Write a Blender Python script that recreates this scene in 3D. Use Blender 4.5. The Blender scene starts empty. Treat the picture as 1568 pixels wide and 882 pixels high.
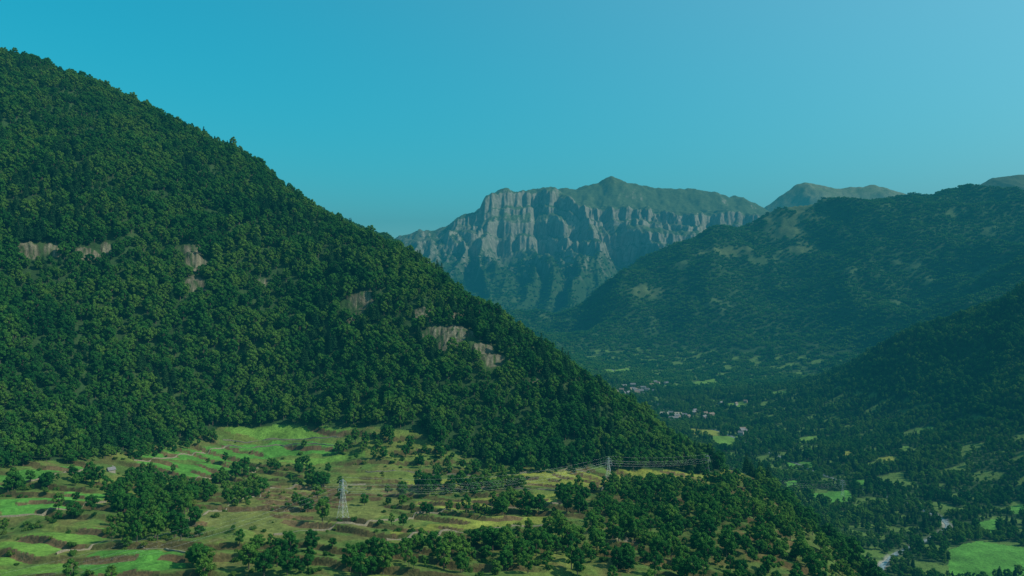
import bpy, bmesh, math, random, time
import numpy as np
from mathutils import Vector
T0=time.time()
random.seed(7); rng=np.random.default_rng(7)
scene=bpy.context.scene
F=1230.0; CX=784.0; CY=441.0      # focal length and image centre in pixels, for placing points by image coordinates

# ------------------------------------------------------------------ noise
def _hash(ix,iy,seed):
    h=(ix.astype(np.int64)*374761393+iy.astype(np.int64)*668265263+seed*974634777)&0xFFFFFFFF
    h=((h^(h>>13))*1274126177)&0xFFFFFFFF
    return ((h^(h>>16))&255).astype(np.int32)
_ga=np.linspace(0,2*np.pi,256,endpoint=False); _GX=np.cos(_ga).astype(np.float32); _GY=np.sin(_ga).astype(np.float32)
def noise(x,y,seed=0):
    x=np.asarray(x,dtype=np.float64); y=np.asarray(y,dtype=np.float64)
    ix=np.floor(x); iy=np.floor(y); fx=(x-ix).astype(np.float32); fy=(y-iy).astype(np.float32)
    ix=ix.astype(np.int64); iy=iy.astype(np.int64)
    u=fx*fx*fx*(fx*(fx*6-15)+10); v=fy*fy*fy*(fy*(fy*6-15)+10)
    def g(a,b):
        h=_hash(ix+a,iy+b,seed); return _GX[h]*(fx-a)+_GY[h]*(fy-b)
    n0=g(0,0)*(1-u)+g(1,0)*u; n1=g(0,1)*(1-u)+g(1,1)*u
    return (n0*(1-v)+n1*v)*1.5
def fbm(x,y,octv=4,seed=0,gain=.5):
    s=0;a=1.
    for i in range(octv):
        s=s+a*noise(x*2**i+i*17.3,y*2**i-i*9.1,seed+i); a*=gain
    return s
def ridged(x,y,octv=4,seed=0,gain=.5):
    s=0;a=1.;t=0
    for i in range(octv):
        s=s+a*(1-2*np.abs(noise(x*2**i+i*7.7,y*2**i+i*3.1,seed+i))); t+=a; a*=gain
    return s/t
def sstep(a,b,x):
    t=np.clip((x-a)/(b-a),0,1); return t*t*(3-2*t)

# ------------------------------------------------------------------ control points
def P(px,py,d): return ((px-CX)/F*d,d,(CY-py)/F*d)
cp=[]
for p in [(-250,48,1750),(0,98,1556),(60,106,1560),(130,133,1560),(200,168,1560),(280,210,1540),(350,242,1500),(395,270,1450),(430,296,1420),(470,324,1380),(510,352,1330),
          (575,388,1240),(640,419,1190),(700,453,1150),(750,492,1105),(800,530,1070),(870,583,1020),(920,622,990),(960,655,975),(1000,684,962),(1050,708,950),(1090,720,940)]:
    x,y,z=P(*p); cp.append((x,y,z))
    nx,ny=.45,.89
    dd=300; cp.append((x+nx*dd,y+ny*dd,max(z-dd*.62,-325)))
for p in [(0,720,675),(150,692,780),(350,654,920),(500,657,920),(640,667,900),(740,702,880),(850,720,860),(950,722,900),(1090,725,930),(1130,721,935),
          (525,797,570),(250,760,640),(0,882,430),(200,882,430),(400,882,430),(784,882,450),(784,800,590),(900,762,700),(784,747,760),(1000,800,610),
          (1000,882,470),(1150,882,500),(1300,882,570),(1330,898,600),(1280,846,680),(1210,786,780),(1160,740,880),
          (-250,742,640),(1100,760,750)]: cp.append(P(*p))
cp+=[(340,600,-300),(340,700,-295),(345,850,-302),(340,950,-305),(335,1050,-312),(325,1200,-320),(320,1400,-326),(300,1700,-330),(250,2200,-325),
     (0,0,-215),(-300,100,-190),(0,250,-180),(200,300,-215),(350,300,-300),(500,0,-360),(-900,300,-60),(500,500,-352),(700,700,-352),(-600,0,-180)]
river_pts=[(300,700),(395,900),(467,1025),(560,1110),(672,1205),(640,1330),(560,1560),(500,1900),(410,2550),(380,3200),(330,4100),(268,5000),(200,6000)]
rz=[-351,-351,-351,-351.5,-352,-350,-346,-341,-330,-311,-280,-240,-225]
for (x,y),z in zip(river_pts,rz):
    if y>900: cp.append((x,y,z))
for p in [(1510,852,1050),(1568,850,1060),(1568,762,1327),(1568,700,1450),(1568,600,1700),(1568,508,1950),(1568,450,2100),(1480,490,2150),(1420,510,2200),(1380,524,2250),
          (1330,556,2300),(1270,588,2350),(1200,616,2300),(1450,650,1750),(1450,570,1980),(1350,640,1950),(1300,700,1600),(1400,740,1420),(1250,655,2000),
          (1800,400,2100),(1800,600,1600),(1800,750,1200),(1190,700,1630),(1240,790,1230)]: cp.append(P(*p))
cp+=[(1528,2700,-200),(1230,2700,-265),(1770,2600,-130)]
for p in [(1800,300,4200),(1568,306,4300),(1480,296,4500),(1400,299,4600),(1350,296,4600),(1290,306,4600),(1240,318,4700),(1180,338,4800),(1120,352,4700),(1060,369,4600),
          (1000,400,4500),(960,427,4350),(920,462,4200),(900,486,4130),(872,516,4080),
          (900,545,3500),(960,550,3450),(1050,552,3400),(1150,562,3200),(1250,572,3050),
          (930,500,3900),(1000,480,3950),(1100,485,3800),(1100,420,4150),(1200,480,3700),(1200,400,4150),(1300,500,3400),(1300,400,4000),
          (1400,480,3300),(1400,380,3900),(1500,440,3200),(1500,360,3900),(1568,410,3100),(1800,400,3000)]: cp.append(P(*p))
cp+=[(2900,5500,200),(2100,5600,250),(1500,5700,120),(1000,5600,-60),(0,2500,-200),(-200,3200,-110),(-100,4200,-160),(-800,3200,60),(-1800,3200,250),
     (-800,4500,-60),(0,5600,-230),(-1200,5600,-150),(1200,6400,-150),(3000,7500,0),(0,8000,-250),(-4000,6000,0),(-4000,9000,0),(4500,9000,0),(0,14000,0),(-3000,1800,600),(3500,2500,250),(2600,1000,-50),(-1500,700,100)]
for p in [(450,322,2200),(520,347,2200),(575,371,2200),(620,403,2300)]: cp.append(P(*p))
cp=np.array(cp,dtype=np.float64)
S=1000.; C0=.05
XY=cp[:,:2]/S; n=len(cp)
D=np.sqrt(((XY[:,None]-XY[None])**2).sum(-1)+C0**2)
A=np.zeros((n+3,n+3)); A[:n,:n]=-D; A[np.arange(n),np.arange(n)]+=.0004
A[:n,n]=1; A[:n,n+1:]=XY; A[n,:n]=1; A[n+1:,:n]=XY.T
w=np.linalg.solve(A,np.concatenate([cp[:,2],np.zeros(3)]))
def rbf(x,y):
    x=np.asarray(x)/S; y=np.asarray(y)/S; out=w[n]+w[n+1]*x+w[n+2]*y
    out=out.astype(np.float32); xf=x.astype(np.float32); yf=y.astype(np.float32)
    for i in range(n):
        out-=np.float32(w[i])*np.sqrt((xf-np.float32(XY[i,0]))**2+(yf-np.float32(XY[i,1]))**2+np.float32(C0**2))
    return out.astype(np.float64)

def seg_dist(x,y,pts):
    d=np.full(np.shape(x),1e9)
    for (ax,ay),(bx,by) in zip(pts[:-1],pts[1:]):
        vx,vy=bx-ax,by-ay; t=np.clip(((x-ax)*vx+(y-ay)*vy)/(vx*vx+vy*vy),0,1)
        d=np.minimum(d,np.hypot(x-ax-t*vx,y-ay-t*vy))
    return d
def smooth_path(pts,it=3):
    pts=[tuple(p) for p in pts]
    for _ in range(it):
        q=[pts[0]]
        for a,b in zip(pts[:-1],pts[1:]):
            q.append((a[0]*.75+b[0]*.25,a[1]*.75+b[1]*.25)); q.append((a[0]*.25+b[0]*.75,a[1]*.25+b[1]*.75))
        q.append(pts[-1]); pts=q
    return pts
river=smooth_path(river_pts,2)

# ---- limestone massif
Cp=np.array([(200,385),(560,375),(585,368),(640,354),(680,347),(700,331),(733,323),(741,303),(755,291),(775,287),(800,286),(830,281),(852,285),(870,297),(885,312),(920,317),(950,315),(1000,321),(1060,326),(1120,322),(1165,330),(1300,345),(1700,380)],float)
Kp=np.array([(200,395),(560,385),(640,366),(700,345),(760,305),(830,292),(860,290),(880,290),(905,285),(935,270),(948,275),(965,282),(1000,289),(1030,289),(1060,290),(1090,293),(1100,299),(1115,304),(1125,301),(1140,306),(1160,318),(1200,345),(1700,380)],float)
U=[4700,5300,5800,6300,6700,6980,7040,7160,7205,7390,7410,7480,7530,7560,7700,30000]
G=[-.05,.0,.10,.22,.36,.47,.57,.61,.70,.79,.83,.855,.96,.975,1.0,1.0]
G2=[-.05,0,.12,.28,.43,.58,.66,.76,.82,.86,.88,.91,.95,.965,1.0,1.0]
def massif(x,y):
    cx=CX+x/7600*F; kx=CX+x/8600*F
    C=(CY-np.interp(cx,Cp[:,0],Cp[:,1]))/F*7600; K=(CY-np.interp(kx,Kp[:,0],Kp[:,1]))/F*8600
    C=C+24*fbm(x/150,y/300,5,41,.6)
    K=K+14*fbm(x/150,y/300,4,42,.6)
    low=1-sstep(6900,7500,y)
    wx_=x+140*noise(x/500,y/500,17)+(y-7000)*.25*noise(x/1400,y/1400,18)
    # long spurs and ravines running down toward the valley
    spur=ridged(wx_/900+.37,y/5200+.2,2,14,.4)
    rib=ridged(wx_/300+y/4200,y/2600,3,15,.5)
    u=y+(230+270*low)*(spur-.35)+(330)*(fbm(wx_/640+.3,y/3000,2,11)*.7)+(140+60*low)*(rib-.42)+34*fbm(x/48,y/260,3,13,.6)
    wl=sstep(690,745,cx)
    tier=u+110*fbm(x/420,y/1200,2,19)*(1-sstep(7350,7500,u))
    g=np.interp(tier,U,G)*wl+np.interp(tier,U,G2)*(1-wl)
    z=-240+(C+240)*g
    env=np.clip(g,0,1); env=np.sin(np.pi*np.clip(env/.80,0,1))
    z=z+env*(110*(spur-.35)+80*(rib-.42)+16*fbm(x/60,y/60,3,20))
    t=sstep(7700,8600,y); z=np.where(y>7700,z*(1-t)+K*t,z)
    z=np.where(y>8650,z-(y-8650)*.55,z)
    z=z+np.where(y>7500,sstep(7500,7900,y)*(14*fbm(x/140,y/140,4,16)-30*ridged(x/400,y/500,3,27)*np.sin(np.pi*t)),0)
    return z
def crest(x,y,pts,d,sf,sb,seed,amp):
    pts=np.array(pts,float); kx=CX+x/d*F
    K=(CY-np.interp(kx,pts[:,0],pts[:,1]))/F*d
    dy=y-d
    z=K-np.where(dy<0,-dy*sf,dy*sb)
    return z+amp*(ridged(x/900,y/900,4,seed)-.5)*sstep(0,600,np.abs(dy))+amp*.1*fbm(x/150,y/150,3,seed+5)
def Hbase(x,y):
    x=np.asarray(x,float); y=np.asarray(y,float)
    h=rbf(x,y)
    above=sstep(-335,-120,h)
    farw=sstep(1600,3000,y)
    lit=sstep(950,1100,y)
    h=h+above*farw*(115*(ridged((x+.3*y)/760+.2,(y-.2*x)/900,4,21,.45)-.45)+9*fbm(x/110,y/110,3,22))
    h=h+above*(1-farw)*(28*(ridged((x+60*noise(x/200,y/200,26))/260,y/420,3,23,.45)-.35)*lit+2.5*fbm(x/45,y/45,3,24))
    h=h+(1-above)*1.5*fbm(x/80,y/80,2,25)
    m=y>4600
    if np.any(m):
        xm,ym=x[m],y[m]; hm=h[m]
        hm=np.where(ym>5600,hm-(ym-5600)*.12,hm)
        hm=np.maximum(hm,massif(xm,ym))
        hm=np.maximum(hm,crest(xm,ym,[(800,900),(1000,520),(1100,380),(1165,322),(1185,307),(1205,293),(1222,281),(1232,278),(1250,282),(1280,288),(1310,286),(1335,283),(1352,286),(1400,300),(1600,330)],10500,.5,.5,51,150))
        hm=np.maximum(hm,crest(xm,ym,[(1200,700),(1330,420),(1440,312),(1485,293),(1500,283),(1520,272),(1545,269),(1568,267),(1700,262),(2200,262)],6300,.42,.5,52,110))
        h[m]=hm
    return h
def ray(px,py,H,y0=330,y1=12000,steps=2600):
    ys=np.exp(np.linspace(math.log(y0),math.log(y1),steps)); xs=(px-CX)/F*ys; zs=(CY-py)/F*ys
    h=H(xs,ys); k=np.argmax(h>=zs)
    if k==0: k=1 if h[0]>=zs[0] else steps-1
    a=zs[k-1]-h[k-1]; b=h[k]-zs[k]; t=a/(a+b+1e-9)
    return (xs[k-1]*(1-t)+xs[k]*t, ys[k-1]*(1-t)+ys[k]*t)
def G_(pts): return [ray(a,b,Hbase) for a,b in pts]
def inpoly(x,y,poly):
    poly=np.array(poly); ins=np.zeros(np.shape(x),bool)
    bb=(x>=poly[:,0].min())&(x<=poly[:,0].max())&(y>=poly[:,1].min())&(y<=poly[:,1].max())
    if not bb.any(): return ins
    xs,ys=x[bb],y[bb]; c=np.zeros(xs.shape,bool); j=len(poly)-1
    for i in range(len(poly)):
        xi,yi=poly[i]; xj,yj=poly[j]
        if yi!=yj: c^=((yi>ys)!=(yj>ys))&(xs<(xj-xi)*(ys-yi)/(yj-yi)+xi)
        j=i
    ins[bb]=c; return ins

# ------------------------------------------------------------------ land use polygons
shelf=G_([(-150,735),(0,713),(100,705),(205,690),(225,680),(340,652),(440,650),(640,664),(690,690),(760,714),(850,722),(920,715),(1000,720),(1090,724),(1125,722)])
shelf=shelf+[(268,935),(272,880),(274,780),(278,680),(270,590),(230,430),(-500,330),(-700,560)]
fields=[ # (poly, cover)
 ([(340,662),(352,651),(440,651),(548,657),(520,668),(400,673)],'g2'),
 ([(212,702),(225,693),(345,681),(430,677),(520,680),(535,688),(470,696),(380,704)],'g1'),
 ([(203,716),(215,708),(330,710),(405,714),(370,724),(300,731),(215,722)],'g1'),
 ([(0,726),(80,716),(140,711),(152,717),(60,731),(20,745),(0,750)],'g1'),
 ([(0,766),(100,756),(165,755),(162,766),(60,784),(0,790)],'g1'),
 ([(0,832),(60,816),(160,808),(162,826),(90,848),(0,864)],'g2'),
 ([(122,862),(160,842),(240,842),(287,858),(280,870),(225,884),(130,884)],'g1'),
 ([(0,874),(100,856),(110,868),(60,884),(0,884)],'g2'),
 ([(410,706),(560,690),(560,700),(480,712)],'g2'),
 ([(615,738),(760,730),(900,724),(990,737),(900,750),(760,748),(640,750)],'y'),
 ([(640,768),(780,757),(880,756),(870,768),(760,778),(650,782)],'y'),
 ([(590,815),(700,793),(850,790),(840,800),(700,812),(600,826)],'y'),
 ([(925,720),(1000,719),(1105,722),(1100,730),(940,732)],'y'),
 ([(1000,732),(1100,732),(1140,724),(1140,740),(1060,746)],'y'),
 ([(280,800),(420,745),(560,740),(640,760),(560,800),(420,820)],'h'),
 ([(1205,708),(1245,707),(1247,716),(1208,718)],'g1'),([(1245,755),(1300,751),(1306,766),(1275,773),(1248,766)],'g1'),
 ([(1238,802),(1262,810),(1278,822),(1256,824)],'y'),([(1452,842),(1500,828),(1570,838),(1580,884),(1455,884)],'g1'),
 ([(1500,800),(1532,793),(1522,822),(1502,816)],'g1'),([(1110,618),(1142,614),(1146,624),(1115,627)],'g2'),
 ([(1088,668),(1130,668),(1122,686),(1098,684)],'g2'),([(1220,671),(1252,667),(1252,677),(1226,679)],'g2'),
 ([(1345,701),(1372,698),(1368,709)],'y'),([(1365,684),(1392,682),(1388,690)],'g2'),([(1200,738),(1220,735),(1222,752),(1206,754)],'g1'),
 ([(1060,586),(1096,579),(1100,586),(1064,594)],'g2'),([(925,566),(965,562),(968,568),(930,572)],'g2'),([(1280,690),(1310,692),(1300,702)],'y'),
 ([(1400,655),(1428,653),(1430,662),(1402,663)],'g2'),([(1050,655),(1108,660),(1100,668),(1056,664)],'y'),([(1010,630),(1050,632),(1040,638),(1012,636)],'t'),
 ([(1180,600),(1205,598),(1206,604),(1184,606)],'g2'),([(1310,735),(1330,735),(1330,745),(1312,747)],'g1'),([(1545,775),(1568,772),(1568,786),(1550,788)],'g1'),
]
fields=[(G_(p),c) for p,c in fields]
walls=[[(205,706),(270,698),(345,684),(430,681),(520,684)],[(340,674),(400,675),(470,672),(548,664)],[(0,752),(60,734),(152,720)],[(0,793),(60,787),(162,769)],
  [(205,722),(300,734),(370,727),(405,717)],[(90,850),(160,830),(245,838),(290,856)],[(630,752),(760,751),(900,753),(1000,740)],[(640,785),(760,781),(880,770)],[(590,829),(700,815),(850,803)],
  [(420,822),(560,803),(650,786)],[(280,803),(350,775),(420,748),(560,742)],[(560,722),(640,724),(760,729),(900,721)]]
walls=[G_(p) for p in walls]
# rocky outcrops on the wooded slope (px,py,radius m, rise)
outc=[(48,384,12,11),(80,384,9,9),(137,392,9,12),(165,381,8,9),(286,383,10,11),(299,400,12,13),(300,437,11,8),(402,432,6,4),(550,462,15,11),(545,486,8,8),
      (655,478,12,6),(668,512,14,7),(700,513,18,7),(682,526,11,6),(738,535,13,7),(754,552,12,7),(700,484,8,5),(965,830,8,4),(820,586,6,4)]
outc=[(*ray(a,b,Hbase),r,k) for a,b,r,k in outc]
tan_patch=[(*ray(1200,342,Hbase),100,300),(*ray(1115,385,Hbase),150,45),(*ray(985,442,Hbase),80,45),(*ray(1230,322,Hbase),70,150)]
# village plots
rr=random.Random(3); plots=[]
for (cx_,cy_,nn_,sx,sy) in ((975,600,22,26,7),(1040,643,14,24,8),(1138,664,4,14,4),(1128,620,3,12,3),(1005,588,5,14,3),(1085,640,3,10,5)):
    for k in range(nn_): plots.append(ray(cx_+rr.gauss(0,sx*.55),cy_+rr.gauss(0,sy*.55),Hbase,1250))

TP=27.0
def terr_q(x,y): return (y+.14*x+34*noise(x/190,y/240,61)+6*noise(x/40,y/60,62))/TP
def terr_a(x,y): return sstep(-.45,.15,noise(x/75,y/55,63)+.35*noise(x/25,y/25,64))
def shelf_mask(x,y): return inpoly(x,y,shelf)
def oc_axes(dx,dy): return (-.35*dx+.94*dy),(.94*dx+.35*dy)
def H(x,y,sm=None):
    x=np.asarray(x,float); y=np.asarray(y,float)
    h=Hbase(x,y)
    if sm is None: sm=shelf_mask(x,y)
    q=terr_q(x,y); fr=q-np.floor(q)
    off=np.where(fr<.09,fr/.09,1-(fr-.09)/.91)-.5
    h=h+np.where(sm,off*(1.0+3.0*terr_a(x,y))+.5*fbm(x/12,y/12,2,65),0)
    for (ox,oy,r,k) in outc:
        m=(np.abs(x-ox)<r*3.5)&(np.abs(y-oy)<r*3.5)
        if m.any():
            s,t=oc_axes(x[m]-ox,y[m]-oy); s=s+4*noise(x[m]/7,y[m]/7,71)
            h[m]+=k*.6*np.tanh(s/1.8)*np.exp(-((t/(r*1.5))**2+(s/(r*.8))**2))
            h[m]+=1.8*np.exp(-((t/r)**2+(s/r)**2))*ridged(x[m]/6,y[m]/6,2,72)
    m=(y<3400)&(x>200)&(x<800)
    if m.any():
        d=seg_dist(x[m],y[m],river); h[m]-=2.6*np.exp(-(d/8.)**2)
    return h

# ------------------------------------------------------------------ terrain mesh
def mesh_np(name,verts,faces,k=4,smooth=True,mats=(),midx=None):
    me=bpy.data.meshes.new(name); nv=len(verts); nf=len(faces)
    me.vertices.add(nv); me.vertices.foreach_set('co',np.asarray(verts,np.float32).ravel())
    me.loops.add(nf*k); me.loops.foreach_set('vertex_index',np.asarray(faces,np.int32).ravel())
    me.polygons.add(nf); me.polygons.foreach_set('loop_start',np.arange(0,nf*k,k,dtype=np.int32))
    me.polygons.foreach_set('use_smooth',np.full(nf,smooth,dtype=bool))
    if midx is not None: me.polygons.foreach_set('material_index',np.asarray(midx,np.int32))
    for m in mats: me.materials.append(m)
    me.update(calc_edges=True); return me
tx=np.concatenate([np.linspace(-1.6,-.74,50,endpoint=False),np.linspace(-.74,.74,1150),np.linspace(.74,1.6,51)[1:]])
ys=np.concatenate([np.geomspace(40,330,30,endpoint=False),np.geomspace(330,1100,430,endpoint=False),np.geomspace(1100,5000,380,endpoint=False),
   np.arange(5000,6000,14),np.arange(6000,7900,5.5),np.arange(7900,10800,30),np.geomspace(10800,30000,20)])
NX,NY=len(tx),len(ys)
gy,gt=np.meshgrid(ys,tx,indexing='ij'); gx=gt*gy
fx,fy=gx.ravel(),gy.ravel()
sm=shelf_mask(fx,fy); hz=H(fx,fy,sm)
V=np.stack([fx,fy,hz],1)
print('H done',time.time()-T0)
Vg=V.reshape(NY,NX,3)
du=np.empty_like(Vg); dv=np.empty_like(Vg)
du[:,1:-1]=Vg[:,2:]-Vg[:,:-2]; du[:,0]=Vg[:,1]-Vg[:,0]; du[:,-1]=Vg[:,-1]-Vg[:,-2]
dv[1:-1]=Vg[2:]-Vg[:-2]; dv[0]=Vg[1]-Vg[0]; dv[-1]=Vg[-1]-Vg[-2]
N=np.cross(du,dv); N/=np.linalg.norm(N,axis=2,keepdims=True)+1e-12
nz=np.abs(N[...,2]).ravel()
col=np.empty((len(V),3)); 
def mix(m,c):
    m=np.clip(m,0,1)[:,None]; col[:]=col*(1-m)+np.array(c)*m
n1=fbm(fx/90,fy/90,4,81); n2=fbm(fx/22,fy/22,3,82); n3=fbm(fx/300,fy/300,3,83)
col[:]=(.026,.060,.018); mix(sstep(-.1,.8,n1)*.5,(.05,.085,.024))
valley=(hz<-270)&(fy>950)&(fy<3900)&(~sm)
mix(valley*sstep(.16,.28,fbm(fx/60,fy/45,3,102))*.9,(.09,.155,.032))
clr=(fy>2650)&(fy<5800)&(hz>-200)
mix(clr*sstep(.52,.72,fbm(fx/150,fy/150,3,121))*.8,(.065,.11,.038))
# shelf
q=terr_q(fx,fy); fr=q-np.floor(q); ta=terr_a(fx,fy)
mix(sm*1.,(.08,.135,.028)); mix(sm*sstep(-.3,.5,n1+.4*n2)*.8,(.14,.175,.036)); mix(sm*sstep(.05,.65,n2-.4*n1)*.55,(.12,.095,.036))
mix(sm*((fr<.10)|(fr>.95))*.85*ta,(.075,.056,.025))
mix(sm*(fx>60)*.7*sstep(-.2,.4,n1),(.055,.095,.022)); mix(sm*(fx>60)*.5*sstep(.1,.5,n2),(.12,.075,.03))
fc={'g1':(.075,.215,.032),'g2':(.105,.205,.032),'y':(.19,.215,.038),'h':(.14,.155,.042),'t':(.3,.28,.22)}
wx=fx+3*noise(fx/14,fy/14,84); wy=fy+4*noise(fx/17,fy/17,85)
near=(fy<4200)
idx=np.where(near)[0]
for p,c in fields:
    ip=inpoly(wx[idx],wy[idx],p); ii=idx[ip]
    tint=1+.22*n2[ii]+.15*n1[ii]
    a=.75 if c=='h' else 1
    col[ii]=col[ii]*(1-a)+a*np.array(fc[c])*tint[:,None]
    if c in('y','h','g2','g1'):
        k=ii[((fr[ii]<.10)|(fr[ii]>.95))&sm[ii]&(ta[ii]>.3)]; col[k]=np.array((.12,.085,.04))*(1+.3*n2[k])[:,None]
# rock
for (ox,oy,r,k) in outc:
    m=(np.abs(fx-ox)<r*2.8)&(np.abs(fy-oy)<r*2.8); ii=np.where(m)[0]
    s_,t_=oc_axes(fx[ii]-ox,fy[ii]-oy)
    d=np.hypot(t_/1.7,s_*1.35)/r+.7*n2[ii]
    a=(1-sstep(.65,1.1,d))*sstep(-.3,.15,noise(fx[ii]/4,fy[ii]/4,86)+.1)
    a=a[:,None]; t=(.75+.45*noise(fx[ii]/8,hz[ii]/1.3,87)+.25*noise(fx[ii]/2,hz[ii]/3,92)-.3*sstep(.4,1,d))[:,None]
    col[ii]=col[ii]*(1-a)+a*np.array((.20,.18,.12))*t
# river gravel
m=np.where((fy<3400)&(fx>200)&(fx<800))[0]
spot=np.maximum(1-sstep(20,60,np.hypot(fx[m]-467,fy[m]-1025)),1-sstep(30,75,np.hypot(fx[m]-672,fy[m]-1205)))
d=seg_dist(fx[m],fy[m],river); a=((1-sstep(4,8,d+4*n2[m]))*(.2+.7*spot))[:,None]; col[m]=col[m]*(1-a)+a*np.array((.26,.255,.22))
# tan mountain pastures
for (ox,oy,rx,ry) in tan_patch:
    a=1-sstep(.4,1.3,np.hypot((fx-ox)/rx,(fy-oy)/ry)+.7*n1); mix(a*.8,(.10,.13,.05))
# massif
M=(fy>5000)
alt=hz+60*n3+30*n1
mix(M*sstep(300,680,alt)*.9,(.065,.105,.045))
mix(M*sstep(.1,.7,n1)*.3,(.055,.08,.035))
steep=1-sstep(.56,.76,nz+.07*n2)
strat=.80+.20*noise(hz/24+.3*n1,fx/2600,88)+.24*noise(hz/9,fx/700,89)+.16*noise(fx/30,hz/200,91)
rk=np.stack([.285*strat,.275*strat,.215*strat],1)
a=(M*steep*sstep(80,420,hz+150*n1))[:,None]*(.93-.5*sstep(0,.5,n2))[:,None]; col[:]=col*(1-a)+rk*a
scree=M*(hz>60)*(hz<620)*sstep(.45,.8,ridged(fx/240,fy/1500,2,90)+.15*n1)*(1-steep)*.4
mix(scree,(.14,.145,.11))
Cm=(fy>8800)&(fx>2200); mix(Cm*1.,(.14,.17,.09)); mix(Cm*sstep(.1,.6,n1+n3),(.10,.14,.06))
Dm=(fy>5200)&(fy<7000)&(fx>2700); mix(Dm*.8,(.06,.085,.04))
col=np.clip(col,.005,.8)
jj,ii=np.meshgrid(np.arange(NX-1),np.arange(NY-1)); base=(ii*NX+jj).ravel()
faces=np.stack([base,base+1,base+NX+1,base+NX],1)

def new_mat(name):
    m=bpy.data.materials.new(name); m.use_nodes=True; nt=m.node_tree
    for nd in list(nt.nodes): nt.nodes.remove(nd)
    o=nt.nodes.new('ShaderNodeOutputMaterial'); return m,nt,o
tm,nt,o=new_mat('terrain_ground')
at=nt.nodes.new('ShaderNodeAttribute'); at.attribute_name='landcover'
geo=nt.nodes.new('ShaderNodeNewGeometry')
def nnoise(scale,detail=4,rough=.6):
    a=nt.nodes.new('ShaderNodeTexNoise'); a.inputs['Scale'].default_value=scale; a.inputs['Detail'].default_value=detail; a.inputs['Roughness'].default_value=rough
    nt.links.new(geo.outputs['Position'],a.inputs['Vector']); return a
na=nnoise(.35,5,.7); nb=nnoise(.03,5,.65)
mr=nt.nodes.new('ShaderNodeMapRange'); mr.inputs[1].default_value=.3; mr.inputs[2].default_value=.7; mr.inputs[3].default_value=.62; mr.inputs[4].default_value=1.38
nt.links.new(na.outputs[0],mr.inputs[0])
mr2=nt.nodes.new('ShaderNodeMapRange'); mr2.inputs[1].default_value=.3; mr2.inputs[2].default_value=.7; mr2.inputs[3].default_value=.75; mr2.inputs[4].default_value=1.25
nt.links.new(nb.outputs[0],mr2.inputs[0])
mm=nt.nodes.new('ShaderNodeMath'); mm.operation='MULTIPLY'; nt.links.new(mr.outputs[0],mm.inputs[0]); nt.links.new(mr2.outputs[0],mm.inputs[1])
vm=nt.nodes.new('ShaderNodeVectorMath'); vm.operation='SCALE'; nt.links.new(at.outputs['Color'],vm.inputs[0]); nt.links.new(mm.outputs[0],vm.inputs['Scale'])
bs=nt.nodes.new('ShaderNodeBsdfPrincipled'); bs.inputs['Roughness'].default_value=.95; bs.inputs['Specular IOR Level'].default_value=.1
nt.links.new(vm.outputs[0],bs.inputs['Base Color'])
bp=nt.nodes.new('ShaderNodeBump'); bp.inputs['Strength'].default_value=.7; bp.inputs['Distance'].default_value=1.2
nt.links.new(na.outputs[0],bp.inputs['Height'])
bp2=nt.nodes.new('ShaderNodeBump'); bp2.inputs['Strength'].default_value=.6; bp2.inputs['Distance'].default_value=7
nt.links.new(nb.outputs[0],bp2.inputs['Height']); nt.links.new(bp.outputs[0],bp2.inputs['Normal'])
nt.links.new(bp2.outputs[0],bs.inputs['Normal']); nt.links.new(bs.outputs[0],o.inputs[0])
me=mesh_np('mountain_terrain',V,faces,4,True,[tm])
ca=me.color_attributes.new('landcover','FLOAT_COLOR','POINT')
ca.data.foreach_set('color',np.concatenate([col,np.ones((len(col),1))],1).astype(np.float32).ravel())
ob=bpy.data.objects.new('mountain_terrain',me); scene.collection.objects.link(ob)
print('terrain done',time.time()-T0,len(V))

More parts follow.
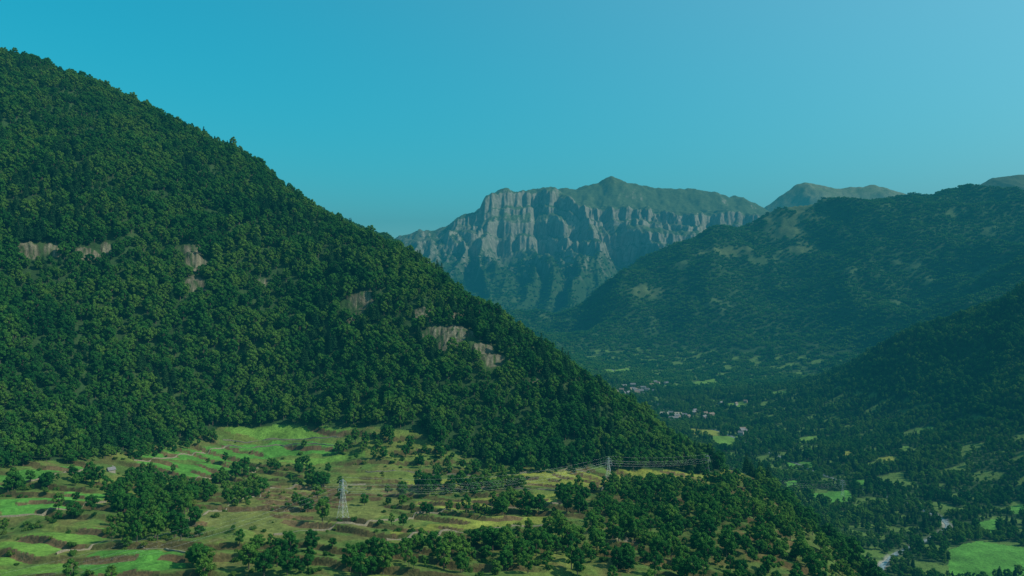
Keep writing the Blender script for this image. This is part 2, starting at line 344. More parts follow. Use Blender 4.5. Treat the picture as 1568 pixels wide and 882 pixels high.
# ------------------------------------------------------------------ trees
def leaf_mat(name,c1,c2,c3):
    m,nt,o=new_mat(name)
    oi=nt.nodes.new('ShaderNodeObjectInfo'); geo=nt.nodes.new('ShaderNodeNewGeometry')
    ns=nt.nodes.new('ShaderNodeTexNoise'); ns.inputs['Scale'].default_value=.011; ns.inputs['Detail'].default_value=4; ns.inputs['Roughness'].default_value=.65
    nt.links.new(geo.outputs['Position'],ns.inputs['Vector'])
    n2=nt.nodes.new('ShaderNodeTexNoise'); n2.inputs['Scale'].default_value=.5; n2.inputs['Detail'].default_value=2
    nt.links.new(geo.outputs['Position'],n2.inputs['Vector'])
    a=nt.nodes.new('ShaderNodeMath'); a.operation='MULTIPLY_ADD'; a.inputs[1].default_value=.6
    nt.links.new(oi.outputs['Random'],a.inputs[0]); 
    b=nt.nodes.new('ShaderNodeMath'); b.operation='MULTIPLY_ADD'; b.inputs[1].default_value=2.6; b.inputs[2].default_value=-1.15
    nt.links.new(ns.outputs[0],b.inputs[0]); nt.links.new(b.outputs[0],a.inputs[2])
    c=nt.nodes.new('ShaderNodeMath'); c.operation='MULTIPLY_ADD'; c.inputs[1].default_value=.45; c.use_clamp=True
    nt.links.new(n2.outputs[0],c.inputs[0]); nt.links.new(a.outputs[0],c.inputs[2])
    cr=nt.nodes.new('ShaderNodeValToRGB'); e=cr.color_ramp.elements
    e[0].position=.15; e[0].color=(*c1,1); e[1].position=1.; e[1].color=(*c3,1); e2=e.new(.6); e2.color=(*c2,1)
    nt.links.new(c.outputs[0],cr.inputs[0])
    d=nt.nodes.new('ShaderNodeBsdfDiffuse'); t=nt.nodes.new('ShaderNodeBsdfTranslucent'); mx=nt.nodes.new('ShaderNodeMixShader'); mx.inputs[0].default_value=.28
    nt.links.new(cr.outputs[0],d.inputs[0]); nt.links.new(cr.outputs[0],t.inputs[0])
    nt.links.new(d.outputs[0],mx.inputs[1]); nt.links.new(t.outputs[0],mx.inputs[2]); nt.links.new(mx.outputs[0],o.inputs[0])
    return m
def flat_mat(name,c,rough=.8,var=.25,scale=1.,metal=0):
    m,nt,o=new_mat(name)
    geo=nt.nodes.new('ShaderNodeNewGeometry'); ns=nt.nodes.new('ShaderNodeTexNoise'); ns.inputs['Scale'].default_value=scale; ns.inputs['Detail'].default_value=4
    nt.links.new(geo.outputs['Position'],ns.inputs['Vector'])
    cr=nt.nodes.new('ShaderNodeValToRGB'); e=cr.color_ramp.elements
    e[0].position=.3; e[0].color=(*[v*(1-var) for v in c],1); e[1].position=.7; e[1].color=(*[min(1,v*(1+var)) for v in c],1)
    nt.links.new(ns.outputs[0],cr.inputs[0])
    b=nt.nodes.new('ShaderNodeBsdfPrincipled'); b.inputs['Roughness'].default_value=rough; b.inputs['Metallic'].default_value=metal
    nt.links.new(cr.outputs[0],b.inputs['Base Color']); nt.links.new(b.outputs[0],o.inputs[0]); return m
M_leaf=leaf_mat('broadleaf_foliage',(.015,.085,.020),(.042,.155,.026),(.10,.21,.034))
M_pine=leaf_mat('pine_foliage',(.012,.06,.022),(.020,.075,.024),(.03,.095,.028))
M_bush=leaf_mat('bush_foliage',(.024,.085,.018),(.06,.14,.024),(.12,.17,.032))
M_bark=flat_mat('bark',(.10,.08,.06),.9,.3,3.)
_bm=bmesh.new(); bmesh.ops.create_icosphere(_bm,subdivisions=1,radius=1); _bm.verts.ensure_lookup_table()
ICV=np.array([v.co[:] for v in _bm.verts]); ICF=np.array([[v.index for v in f.verts] for f in _bm.faces]); _bm.free()

class MB:
    def __init__(s): s.v=[];s.f=[];s.m=[];s.n=0
    def add(s,v,f,m):
        s.v.append(np.asarray(v,float)); s.f+= [tuple(int(i)+s.n for i in a) for a in f]; s.m+=[m]*len(f); s.n+=len(v)
    def tube(s,a,b,ra,rb,m,k=6):
        a=np.array(a,float); b=np.array(b,float); d=b-a; d/=np.linalg.norm(d)+1e-9
        u=np.cross(d,(0,0,1.)); 
        if np.linalg.norm(u)<.01: u=np.array((1.,0,0))
        u/=np.linalg.norm(u); w_=np.cross(d,u); an=np.arange(k)*2*np.pi/k
        ring=np.cos(an)[:,None]*u+np.sin(an)[:,None]*w_
        s.add(np.vstack([a+ring*ra,b+ring*rb]),[(i,(i+1)%k,k+(i+1)%k,k+i) for i in range(k)],m)
    def mesh(s,name,mats,smooth=False):
        me=bpy.data.meshes.new(name); me.from_pydata(np.vstack(s.v).tolist(),[],s.f)
        me.polygons.foreach_set('material_index',s.m)
        for m in mats: me.materials.append(m)
        return me
def cards(mb,cen,rad,nc,size,r,m,flat=1.):
    dr=r.normal(size=(nc,3)); dr/=np.linalg.norm(dr,axis=1)[:,None]
    dr[:,2]=np.where(dr[:,2]<-.4,-dr[:,2],dr[:,2])
    p=np.array(cen)+dr*np.array([rad,rad,rad*flat])*r.uniform(.75,1.18,(nc,1))
    nn=dr*1.0+r.normal(size=(nc,3))*.55+np.array([0,0,.35]); nn/=np.linalg.norm(nn,axis=1)[:,None]
    t=np.cross(nn,r.normal(size=(nc,3))); t/=np.linalg.norm(t,axis=1)[:,None]; b=np.cross(nn,t)
    s1=(size*r.uniform(.5,1.2,nc))[:,None]; s2=(size*r.uniform(.35,.9,nc))[:,None]
    v=np.stack([p-t*s1,p-b*s2,p+t*s1,p+b*s2],1).reshape(-1,3)
    mb.add(v,np.arange(nc*4).reshape(-1,4),m)
def core(mb,cen,rad,r,m,flat=1.):
    v=ICV*(1+r.uniform(-.2,.2,(len(ICV),1)))*np.array([rad,rad,rad*flat])+np.array(cen); mb.add(v,ICF,m)
def broadleaf(name,seed,h=12,cr=4.2,lobes=15,nc=85,size=.5):
    r=np.random.default_rng(seed); mb=MB(); cz=h*.56
    mb.tube((0,0,-2.5),(r.uniform(-.3,.3),r.uniform(-.3,.3),h*.35),.36,.24,0); mb.tube((0,0,h*.35),(r.uniform(-.5,.5),0,h*.8),.24,.07,0)
    for i in range(lobes):
        a=i*2.399+r.uniform(-.4,.4); t=(i+.5)/lobes; zz=1-2*t; rr=math.sqrt(max(0,1-zz*zz))
        k=r.uniform(.55,.88)
        c=(math.cos(a)*rr*cr*k,math.sin(a)*rr*cr*k,cz+zz*h*.42*k+r.uniform(-.3,.3))
        rad=r.uniform(.24,.42)*cr
        if i%3==0: mb.tube((0,0,h*r.uniform(.28,.5)),c,.14,.05,0,5)
        core(mb,c,rad*.8,r,1,.95); cards(mb,c,rad,nc,size,r,1,.95)
    return mb.mesh(name,[M_bark,M_leaf])
def pine(name,seed,h=15):
    r=np.random.default_rng(seed); mb=MB(); mb.tube((0,0,-2.5),(0,0,h),.3,.05,0)
    L=11
    for i in range(L):
        t=i/(L-1); z=h*(.2+.78*t); R=(1-t)**.8*h*.2+.35
        for k in range(6 if t<.8 else 3):
            a=k*1.05+i*.6+r.uniform(-.3,.3); c=(math.cos(a)*R*.6,math.sin(a)*R*.6,z-R*.12)
            core(mb,c,R*.36,r,1,.5); cards(mb,c,R*.5,14,.55,r,1,.5)
            if k%2==0: mb.tube((0,0,z),c,.07,.03,0,4)
    return mb.mesh(name,[M_bark,M_pine])
def bush(name,seed):
    r=np.random.default_rng(seed); mb=MB()
    for k in range(3): mb.tube((0,0,-1),(r.uniform(-.8,.8),r.uniform(-.8,.8),1.2),.1,.04,0,4)
    for i in range(6):
        c=(r.uniform(-1.4,1.4),r.uniform(-1.4,1.4),r.uniform(.6,1.9)); rad=r.uniform(.7,1.15)
        core(mb,c,rad*.8,r,1,.85); cards(mb,c,rad,55,.4,r,1,.85)
    return mb.mesh(name,[M_bark,M_bush])
def patch(name,seed):
    r=np.random.default_rng(seed); mb=MB()
    for i in range(6):
        a=i*1.05+r.uniform(-.3,.3); R=0 if i==0 else r.uniform(6,9.5); h=r.uniform(6,13); cr=r.uniform(3.2,5)
        x,y=math.cos(a)*R,math.sin(a)*R
        mb.tube((x,y,-8),(x,y,h*.6),.5,.2,0,4)
        for k in range(4):
            c=(x+r.uniform(-.5,.5)*cr,y+r.uniform(-.5,.5)*cr,h-cr*r.uniform(.5,1.6)); rad=cr*r.uniform(.5,.7)
            core(mb,c,rad*.85,r,1,1.1); cards(mb,c,rad,16,1.5,r,1,1.)
    return mb.mesh(name,[M_bark,M_leaf])
def coll(name,meshes):
    c=bpy.data.collections.new(name)
    for i,m in enumerate(meshes):
        o=bpy.data.objects.new(m.name,m); c.objects.link(o)
    return c
TREES=coll('woodland_tree_models',[broadleaf('a_broadleaf_tree',1,13),broadleaf('b_broadleaf_tree',2,14.5,3.9,17),broadleaf('c_broadleaf_tree',3,11.5,4.4,14),broadleaf('d_broadleaf_tree',4,13,3.4,12),
    broadleaf('e_broadleaf_tree',5,10,3.7,12),pine('f_pine_tree',6),pine('g_pine_tree',8,13),bush('h_bush',9),bush('i_bush',10)])
PATCH=coll('distant_tree_models',[patch('a_tree_group',21),patch('b_tree_group',22),patch('c_tree_group',23),patch('d_tree_group',24)])

def scatter(name,pts,rot,scl,idx,collection):
    me=bpy.data.meshes.new(name); me.vertices.add(len(pts)); me.vertices.foreach_set('co',np.asarray(pts,np.float32).ravel())
    for nm,ar in (('rotz',rot),('size',scl)):
        a=me.attributes.new(nm,'FLOAT','POINT'); a.data.foreach_set('value',np.asarray(ar,np.float32))
    a=me.attributes.new('kind','INT','POINT'); a.data.foreach_set('value',np.asarray(idx,np.int32))
    me.update(); ob=bpy.data.objects.new(name,me); scene.collection.objects.link(ob)
    g=bpy.data.node_groups.new(name+'_nodes','GeometryNodeTree')
    g.interface.new_socket('Geometry',in_out='INPUT',socket_type='NodeSocketGeometry'); g.interface.new_socket('Geometry',in_out='OUTPUT',socket_type='NodeSocketGeometry')
    gi=g.nodes.new('NodeGroupInput'); go=g.nodes.new('NodeGroupOutput'); ip=g.nodes.new('GeometryNodeInstanceOnPoints'); ci=g.nodes.new('GeometryNodeCollectionInfo')
    ci.inputs['Collection'].default_value=collection; ci.inputs['Separate Children'].default_value=True; ci.inputs['Reset Children'].default_value=True
    def na(nm,dt):
        nd=g.nodes.new('GeometryNodeInputNamedAttribute'); nd.data_type=dt; nd.inputs['Name'].default_value=nm
        return [o_ for o_ in nd.outputs if o_.enabled and o_.name=='Attribute'][0]
    cxyz=g.nodes.new('ShaderNodeCombineXYZ'); g.links.new(na('rotz','FLOAT'),cxyz.inputs[2])
    g.links.new(gi.outputs[0],ip.inputs['Points']); g.links.new(ci.outputs[0],ip.inputs['Instance']); ip.inputs['Pick Instance'].default_value=True
    g.links.new(na('kind','INT'),ip.inputs['Instance Index']); g.links.new(cxyz.outputs[0],ip.inputs['Rotation']); g.links.new(na('size','FLOAT'),ip.inputs['Scale'])
    g.links.new(ip.outputs[0],go.inputs[0])
    md=ob.modifiers.new('scatter','NODES'); md.node_group=g; return ob
def jgrid(x0,x1,y0,y1,s,lim=.74):
    xs=np.arange(x0,x1,s); yy=np.arange(y0,y1,s); a,b=np.meshgrid(xs,yy); a=a.ravel()+rng.uniform(-.48,.48,a.size)*s; b=b.ravel()+rng.uniform(-.48,.48,b.size)*s
    m=np.abs(a)<lim*b+40; return a[m],b[m]
def in_fields(x,y,grow=True):
    r=np.zeros(len(x),bool)
    for p,c in fields:
        if c!='h': r|=inpoly(x,y,p)
    return r
def near_outcrop(x,y,k=.95):
    r=np.zeros(len(x),bool)
    for ox,oy,rr,_ in outc:
        s,t=oc_axes(x-ox,y-oy); r|=(np.hypot(t/1.5,(s+.5*rr)*.9)<rr*k)
    return r
def near_house(x,y):
    r=np.zeros(len(x),bool)
    for a,b in plots: r|=(np.abs(x-a)<10)&(y>b-18)&(y<b+9)
    return r
# woodland (single trees)
x,y=jgrid(-1950,1950,380,2700,7.6)
s_=shelf_mask(x,y)
keep=~s_
keep&=~in_fields(x,y); keep&=~near_outcrop(x,y); keep&=~near_house(x,y)
spot=(np.hypot(x-467,y-1025)<50)|(np.hypot(x-672,y-1205)<65)
keep&=(seg_dist(x,y,river)>np.where(spot,7.5,3))
hh=Hbase(x,y); val=(hh<-270)&(y>950)
keep&=~(val&(fbm(x/60,y/45,3,102)>.24)&(rng.random(len(x))<.9))
keep&=~((~val)&(fbm(x/40,y/40,2,103)>.85))
keep&=rng.random(len(x))<np.where(y<1300,.9,.96)
x,y,val=x[keep],y[keep],val[keep]
z=H(x,y); sc=np.exp(rng.normal(0,.25,len(x)))*.98*np.where(val,.8,1+.22*(1-sstep(1100,1500,y)))*(1+.35*fbm(x/90,y/90,3,104)); sc=np.clip(sc,.4,1.9)
kd=rng.choice([0,1,2,3,4],len(x),p=[.26,.22,.22,.17,.13]); pn=(noise(x/140,y/140,105)>.22)&(rng.random(len(x))<.4)|(rng.random(len(x))<.04); kd=np.where(pn,rng.integers(5,7,len(x)),kd)
scatter('woodland',np.stack([x,y,z],1),rng.uniform(0,6.28,len(x)),sc,kd,TREES); print('woodland',len(x))
# shelf hedgerows, copses and scrub
copse=[([(0,752),(60,735),(140,728),(142,745),(60,752),(0,762)],.8),([(0,800),(80,785),(165,775),(160,795),(60,808),(0,822)],.5),
 ([(165,750),(215,725),(290,745),(330,760),(275,800),(200,805),(170,780)],.85),([(165,800),(250,800),(300,820),(280,838),(170,835)],.75),
 ([(205,705),(205,680),(340,655),(335,676)],.9),([(320,732),(400,718),(470,706),(470,715),(380,732),(330,745)],.6),
 ([(340,750),(400,745),(390,775),(350,780)],.6),([(470,735),(500,735),(500,760),(475,760)],.6),([(515,690),(560,668),(640,672),(700,700),(640,712),(560,706),(530,712)],.7),
 ([(640,745),(800,737),(805,750),(700,758),(640,758)],.75),([(640,782),(720,782),(800,775),(805,786),(650,796)],.75),([(690,700),(760,715),(900,720),(910,730),(760,728),(640,730),(640,712)],.55),
 ([(370,884),(400,840),(470,832),(500,850),(510,884)],.85),([(500,884),(540,850),(640,835),(730,835),(860,815),(900,840),(900,884)],.75),
 ([(600,800),(660,805),(640,830),(560,830)],.4),([(700,815),(760,805),(860,800),(860,820),(720,835)],.5),([(850,790),(860,752),(895,752),(900,790)],.6),
 ([(900,884),(910,780),(950,748),(1010,742),(1060,750),(1100,745),(1100,884)],.7),([(285,884),(280,850),(330,845),(370,884)],.6),([(0,700),(0,722),(80,712),(200,705),(205,690)],.8),
 ([(640,668),(700,690),(690,700),(640,690),(560,668)],.7)]
copse=[(G_(p),d) for p,d in copse]
x,y=jgrid(-600,330,360,1000,5.6,.8)
s_=shelf_mask(x,y); x,y=x[s_],y[s_]
q_=terr_q(x,y); fr_=q_-np.floor(q_); ta_=terr_a(x,y)
den=np.full(len(x),.025)+.2*sstep(.1,.6,fbm(x/50,y/40,3,111))+.5*((fr_<.14)|(fr_>.93))*sstep(-.2,.4,noise(x/50,y/50,112))*ta_
den=np.where((x>95)&(y<860),.62*(.7+.6*noise(x/30,y/30,114)),den)
f_=in_fields(x,y); den=np.where(f_,np.where(fr_<.1,.12*ta_,.003),den)
cop=np.zeros(len(x))
for p,d_ in copse:
    m=inpoly(x,y,p); cop[m]=np.maximum(cop[m],d_)
den=np.where(cop>0,cop*(.62+.5*noise(x/22,y/22,113)),den)
k=rng.random(len(x))<den; x,y,cop,f_=x[k],y[k],cop[k],f_[k]
r_=rng.random(len(x)); tree=r_<np.where(cop>.5,.62,np.where(x>95,.5,.22))
kd=np.where(tree,rng.integers(0,5,len(x)),rng.integers(7,9,len(x)))
sc=np.where(tree,np.clip(np.exp(rng.normal(-.16,.3,len(x))),.4,1.4),rng.uniform(.35,1.4,len(x)))
scatter('hedgerow_trees_and_scrub',np.stack([x,y,H(x,y)],1),rng.uniform(0,6.28,len(x)),sc,kd,TREES); print('shelf',len(x))
# distant forest
x,y=jgrid(-1500,4000,2690,5600,17.5,.74)
tanp=np.zeros(len(x))
for (ox,oy,rx,ry) in tan_patch: tanp=np.maximum(tanp,1-sstep(.4,1.3,np.hypot((x-ox)/rx,(y-oy)/ry)+.7*fbm(x/90,y/90,4,81)))
h_=Hbase(x,y)
keep=(rng.random(len(x))>tanp*.96)&(~in_fields(x,y))&~((h_<-250)&(fbm(x/60,y/45,3,102)>.24))&~((fbm(x/150,y/150,3,121)>.64)&(rng.random(len(x))<.7))
x,y,h_=x[keep],y[keep],h_[keep]
x2,y2=jgrid(-2600,4800,5600,7000,36,.74); h2=Hbase(x2,y2)
g_=(Hbase(x2,y2+10)-h2)/10; k=(np.abs(g_)<1.05)&(h2+120*fbm(x2/250,y2/250,2,122)<290); x2,y2,h2=x2[k],y2[k],h2[k]
X=np.r_[x,x2];Y=np.r_[y,y2];Z=np.r_[h_,h2]; sc=np.r_[rng.uniform(.7,1.1,len(x)),rng.uniform(.9,1.4,len(x2))]
scatter('distant_forest',np.stack([X,Y,Z-1],1),rng.uniform(0,6.28,len(X)),sc,rng.integers(0,4,len(X)),PATCH); print('far',len(X))
print('trees done',time.time()-T0)

# ------------------------------------------------------------------ dry stone walls
M_dry=flat_mat('dry_stone',(.22,.19,.13),.95,.35,1.3)
for wl_ in walls:
    pts=[]
    for a,b in zip(wl_[:-1],wl_[1:]):
        m_=max(2,int(math.hypot(b[0]-a[0],b[1]-a[1])/3))
        for k in range(m_): pts.append((a[0]+(b[0]-a[0])*k/m_,a[1]+(b[1]-a[1])*k/m_))
    pts.append(wl_[-1]); ax=np.array([p[0] for p in pts]); ay=np.array([p[1] for p in pts])
    ax=ax+1.5*noise(ax/20,ay/20,131); ay=ay+2.5*noise(ax/18,ay/18,132); az_=H(ax,ay)
    hgt=1.1+.7*noise(ax/6,ay/6,133); hgt=np.where(noise(ax/25,ay/25,134)>.3,.1,hgt); vs=[];fs=[]
    for i in range(len(ax)):
        j0,j1=max(i-1,0),min(i+1,len(ax)-1); dx,dy=ax[j1]-ax[j0],ay[j1]-ay[j0]; L=math.hypot(dx,dy)+1e-6; nx,ny=-dy/L*.45,dx/L*.45
        for s_,zz,tk in ((1,-.8,1.3),(1,hgt[i],.8),(-1,hgt[i],.8),(-1,-.8,1.3)): vs.append((ax[i]+s_*nx*tk,ay[i]+s_*ny*tk,az_[i]+zz))
        if i:
            b=4*i
            for k in range(3): fs.append((b-4+k,b-3+k,b+1+k,b+k))
    me=bpy.data.meshes.new('dry_stone_wall'); me.from_pydata(vs,[],fs); me.materials.append(M_dry); scene.collection.objects.link(bpy.data.objects.new('dry_stone_wall',me))

# ------------------------------------------------------------------ river water
M_water=flat_mat('river_water',(.2,.24,.24),.25,.5,.25)
seg=[p for p in smooth_path(river_pts,4) if p[1]<3300]
vs=[];fs=[]
for i,(a,b) in enumerate(seg):
    c=seg[min(i+1,len(seg)-1)]; d=seg[max(i-1,0)]; dx,dy=c[0]-d[0],c[1]-d[1]; L=math.hypot(dx,dy); nx,ny=-dy/L,dx/L
    wz=float(H(np.array([a]),np.array([b]))[0])+.9; hw=3.2+1.0*math.sin(i*.7)
    vs+=[(a+nx*hw,b+ny*hw,wz),(a-nx*hw,b-ny*hw,wz)]
    if i: fs.append((2*i-2,2*i-1,2*i+1,2*i))
me=bpy.data.meshes.new('river'); me.from_pydata(vs,[],fs); me.materials.append(M_water); o_=bpy.data.objects.new('river',me); scene.collection.objects.link(o_)

# ------------------------------------------------------------------ pylons & wires
M_steel=flat_mat('galvanised_steel',(.5,.52,.52),.5,.1,.5,.1)
def beam(mb,a,b,r,m=0): mb.tube(a,b,r,r,m,4)
def pylon(x,y,h=30,rot=0.,name='electricity_pylon'):
    mb=MB(); z0=float(H(np.array([x]),np.array([y]))[0])
    def wd(t): return 3.0*(1-t/.72)+.7*(t/.72) if t<.72 else .7*(1-(t-.72)/.28)+.25*((t-.72)/.28)
    lev=[0,.16,.3,.42,.53,.63,.72,.8,.88,.95,1.]
    cor=lambda t:[(sx*wd(t),sy*wd(t),t*h) for sx,sy in ((1,1),(-1,1),(-1,-1),(1,-1))]
    for a,b in zip(lev[:-1],lev[1:]):
        A_,B_=cor(a),cor(b)
        for i in range(4):
            j=(i+1)%4
            beam(mb,A_[i],B_[i],.10); beam(mb,A_[i],B_[j],.05); beam(mb,A_[j],B_[i],.05); beam(mb,B_[i],B_[j],.05)
    tips=[]
    for t,L in ((.72,5.2),(.83,4.4),(.94,3.6)):
        L*=h/30
        for s in (-1,1):
            w_=wd(t); tip=(s*L,0,t*h+.3)
            for sy in(-1,1):
                beam(mb,(s*w_,sy*w_,t*h),tip,.08); beam(mb,(s*w_,sy*w_,t*h+1.5),tip,.06)
                beam(mb,(s*w_,sy*w_,t*h),(s*L*.55,0,t*h+.9),.04)
            ins=(s*L,0,t*h-1.5); mb.tube(tip,ins,.12,.12,0,6); tips.append(ins)
    mb.tube((0,0,h),(0,0,h+1.8),.1,.05,0,4); tips.append((0,0,h+1.6))
    for sx,sy in ((1,1),(-1,1),(-1,-1),(1,-1)): mb.tube((sx*3.,sy*3.,-3),(sx*3.,sy*3.,.5),.5,.45,0,6)
    o=bpy.data.objects.new(name,mb.mesh(name,[M_steel])); o.location=(x,y,z0); o.rotation_euler[2]=rot; scene.collection.objects.link(o)
    c,s=math.cos(rot),math.sin(rot)
    return [np.array((x+a*c-b*s,y+a*s+b*c,z0+d)) for a,b,d in tips]
p1=ray(525,795,Hbase); p2=ray(932,732,Hbase); p3=ray(1083,724,Hbase)
an=math.atan2(p2[1]-p1[1],p2[0]-p1[0])+math.pi/2
t0=pylon(p1[0]-(p2[0]-p1[0])*.9,p1[1]-(p2[1]-p1[1])*.9,28,an); t1=pylon(*p1,28,an); t2=pylon(*p2,24,an+.15); t3=pylon(*p3,20,an+.3)
t4=pylon(p3[0]+330,p3[1]+420,28,an+.3)
mb=MB()
for A_,B_,sag,wr in ((t0,t1,9,.012),(t1,t2,10,.028),(t2,t3,3,.03),(t3,t4,14,.02)):
    for a,b in zip(A_,B_):
        N_=16; prev=a
        for k in range(1,N_+1):
            t=k/N_; p=a*(1-t)+b*t-np.array((0,0,sag*4*t*(1-t))); mb.tube(prev,p,wr,wr,0,3); prev=p
o_=bpy.data.objects.new('power_line',mb.mesh('power_line',[M_steel])); scene.collection.objects.link(o_)

# ------------------------------------------------------------------ houses
M_wall=flat_mat('stone_wall',(.28,.25,.20),.9,.2,1.5); M_white=flat_mat('lime_render',(.40,.38,.34),.9,.08,.8)
M_slate=flat_mat('slate_roof',(.16,.16,.165),.8,.25,1.2); M_tile=flat_mat('tile_roof',(.19,.145,.11),.85,.25,1.2)
M_glass=flat_mat('window_dark',(.03,.035,.04),.2,.1,1); M_wood=flat_mat('wood_door',(.12,.07,.04),.8,.2,2)
def house(x,y,L,W,Hh,rot,name='stone_house',wm=None,rm=None,roof=True):
    wm=wm or M_wall; rm=rm or M_slate; z0=float(H(np.array([x]),np.array([y]))[0])
    e=bpy.data.objects.new(name,None); e.location=(x,y,z0); e.rotation_euler[2]=rot; scene.collection.objects.link(e)
    def part(nm,v,f,m):
        me=bpy.data.meshes.new(nm); me.from_pydata(v,[],f); me.materials.append(m); o=bpy.data.objects.new(nm,me); o.parent=e; scene.collection.objects.link(o)
    l,w_=L/2,W/2; rh=W*.42
    part('walls',[(-l,-w_,-3),(l,-w_,-3),(l,w_,-3),(-l,w_,-3),(-l,-w_,Hh),(l,-w_,Hh),(l,w_,Hh),(-l,w_,Hh),(-l,0,Hh+rh),(l,0,Hh+rh)],
      [(0,1,5,4),(2,3,7,6),(1,2,6,9,5),(3,0,4,8,7)],wm)
    if roof:
        a=.5; k=rh/w_
        part('roof',[(-l-a,-w_-a,Hh-a*k+.05),(l+a,-w_-a,Hh-a*k+.05),(l+a,0,Hh+rh+.05),(-l-a,0,Hh+rh+.05),(-l-a,w_+a,Hh-a*k+.05),(l+a,w_+a,Hh-a*k+.05),
          (-l-a,-w_-a,Hh-a*k+.3),(l+a,-w_-a,Hh-a*k+.3),(l+a,0,Hh+rh+.3),(-l-a,0,Hh+rh+.3),(-l-a,w_+a,Hh-a*k+.3),(l+a,w_+a,Hh-a*k+.3)],
          [(0,3,2,1),(3,4,5,2),(6,7,8,9),(9,8,11,10),(0,1,7,6),(5,4,10,11),(0,6,9,3),(3,9,10,4),(1,2,8,7),(2,5,11,8)],rm)
        c=l*.5
        part('chimney',[(c-.4,-.4,Hh+rh*.6),(c+.4,-.4,Hh+rh*.6),(c+.4,.4,Hh+rh*.6),(c-.4,.4,Hh+rh*.6),(c-.4,-.4,Hh+rh+1.3),(c+.4,-.4,Hh+rh+1.3),(c+.4,.4,Hh+rh+1.3),(c-.4,.4,Hh+rh+1.3)],[(0,1,5,4),(1,2,6,5),(2,3,7,6),(3,0,4,7),(4,5,6,7)],wm)
    wv=[];wf=[]
    for s in(-1,1):
        for fl in range(int(Hh//2.8)):
            for i in range(max(2,int(L//3))):
                cx=-l+(i+.5)*L/max(2,int(L//3)); zz=1+fl*2.8; yy=s*(w_+.02); b=len(wv)
                wv+=[(cx-.45,yy,zz),(cx+.45,yy,zz),(cx+.45,yy,zz+1.2),(cx-.45,yy,zz+1.2)]; wf.append((b,b+1,b+2,b+3))
    if wv: part('windows',wv,wf,M_glass)
    part('door',[(l+.02,-.6,0),(l+.02,.6,0),(l+.02,.6,2.1),(l+.02,-.6,2.1)],[(0,1,2,3)],M_wood)
bx,by=ray(890,762,Hbase); house(bx,by,7,5.5,3.2,.4,'stone_barn',M_wall,M_tile)
bx,by=ray(170,722,Hbase); house(bx,by,6,4.5,2.6,.9,'stone_barn')
for a,b in plots:
    house(a,b,rr.uniform(10,18),rr.uniform(7,11),rr.choice([5.6,6,8.4]),rr.uniform(-.6,.9),'stone_house',rr.choice([M_wall,M_white,M_wall]),rr.choice([M_slate,M_slate,M_tile]))

# ------------------------------------------------------------------ atmosphere
m,nt,o=new_mat('valley_haze')
ab=nt.nodes.new('ShaderNodeVolumeAbsorption'); ab.inputs['Color'].default_value=(0,0,0,1); ab.inputs['Density'].default_value=1/9600
em=nt.nodes.new('ShaderNodeEmission'); em.inputs['Color'].default_value=(.012,.165,.235,1); em.inputs['Strength'].default_value=1/9600  # haze glows by itself: teal emission stands in for scattered sky and sun light
ad=nt.nodes.new('ShaderNodeAddShader'); nt.links.new(ab.outputs[0],ad.inputs[0]); nt.links.new(em.outputs[0],ad.inputs[1]); nt.links.new(ad.outputs[0],o.inputs['Volume'])
bm=bmesh.new(); bmesh.ops.create_cube(bm,size=1)
for v in bm.verts: v.co=Vector((v.co.x*36000,v.co.y*18000+3000,v.co.z*2100-50))
me=bpy.data.meshes.new('atmospheric_haze'); bm.to_mesh(me); me.materials.append(m); o_=bpy.data.objects.new('atmospheric_haze',me); scene.collection.objects.link(o_)

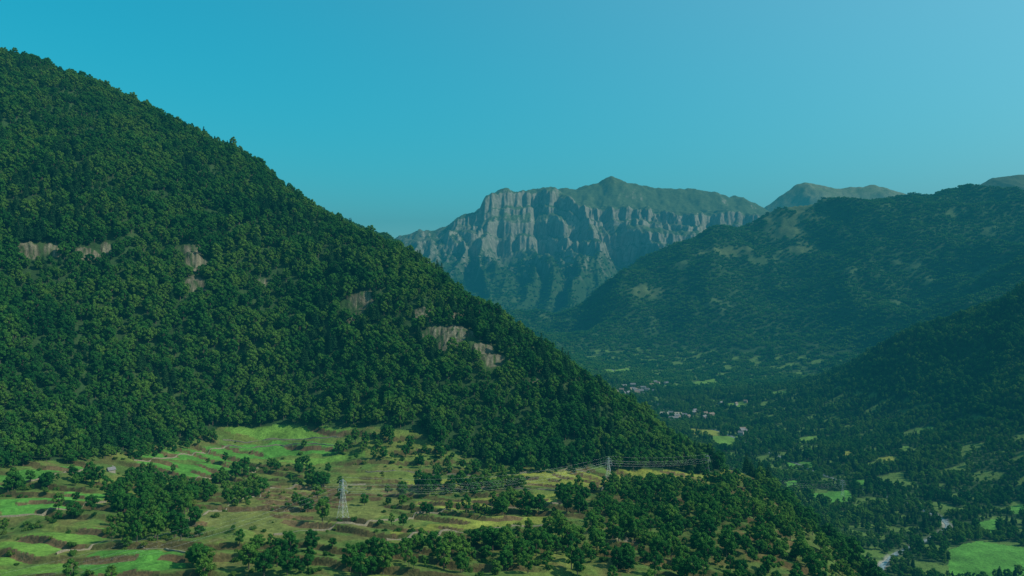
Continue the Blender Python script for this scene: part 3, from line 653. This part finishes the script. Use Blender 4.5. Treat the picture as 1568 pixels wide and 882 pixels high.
# ------------------------------------------------------------------ light
az,el=math.radians(96),math.radians(42)
s=Vector((math.sin(az)*math.cos(el),math.cos(az)*math.cos(el),math.sin(el)))
L=bpy.data.lights.new('sun','SUN'); L.energy=5.0; L.angle=math.radians(.5); L.color=(1,.96,.83)
lo=bpy.data.objects.new('sun',L); lo.rotation_euler=s.to_track_quat('Z','Y').to_euler(); scene.collection.objects.link(lo)
wd=bpy.data.worlds.new('World'); scene.world=wd; wd.use_nodes=True; nt=wd.node_tree; bg=nt.nodes['Background']
sk=nt.nodes.new('ShaderNodeTexSky'); sk.sky_type='NISHITA'; sk.sun_disc=False; sk.sun_elevation=el; sk.sun_rotation=az; sk.altitude=900
sp=nt.nodes.new('ShaderNodeSeparateColor'); cb=nt.nodes.new('ShaderNodeCombineColor'); nt.links.new(sk.outputs[0],sp.inputs[0])
# pale aerosol brightening toward the sun's side of the sky
tc=nt.nodes.new('ShaderNodeTexCoord'); dt=nt.nodes.new('ShaderNodeVectorMath'); dt.operation='DOT_PRODUCT'; dt.inputs[1].default_value=s
nt.links.new(tc.outputs['Generated'],dt.inputs[0])
g1=nt.nodes.new('ShaderNodeMath'); g1.operation='ADD'; g1.inputs[1].default_value=.4; g1.use_clamp=True; nt.links.new(dt.outputs['Value'],g1.inputs[0])
g2=nt.nodes.new('ShaderNodeMath'); g2.operation='POWER'; g2.inputs[1].default_value=2.; nt.links.new(g1.outputs[0],g2.inputs[0])
for i,(k,p,gl) in enumerate(((.03,2.9,1.5),(1.72,.80,.75),(1.95,.72,.5))):
    a=nt.nodes.new('ShaderNodeMath'); a.operation='POWER'; a.inputs[1].default_value=p; nt.links.new(sp.outputs[i],a.inputs[0])
    b=nt.nodes.new('ShaderNodeMath'); b.operation='MULTIPLY'; b.inputs[1].default_value=k; nt.links.new(a.outputs[0],b.inputs[0])
    c=nt.nodes.new('ShaderNodeMath'); c.operation='MULTIPLY_ADD'; c.inputs[1].default_value=gl; nt.links.new(g2.outputs[0],c.inputs[0]); nt.links.new(b.outputs[0],c.inputs[2])
    nt.links.new(c.outputs[0],cb.inputs[i])
nt.links.new(cb.outputs[0],bg.inputs[0]); bg.inputs[1].default_value=.125
cam=bpy.data.cameras.new('camera'); cam.sensor_width=36; cam.lens=36*F/1568; cam.clip_start=1; cam.clip_end=60000
co=bpy.data.objects.new('camera',cam); co.rotation_euler=(math.pi/2,0,0); scene.collection.objects.link(co); scene.camera=co
scene.view_settings.view_transform='Standard'; scene.view_settings.look='None'; scene.view_settings.exposure=0
print('all',time.time()-T0)
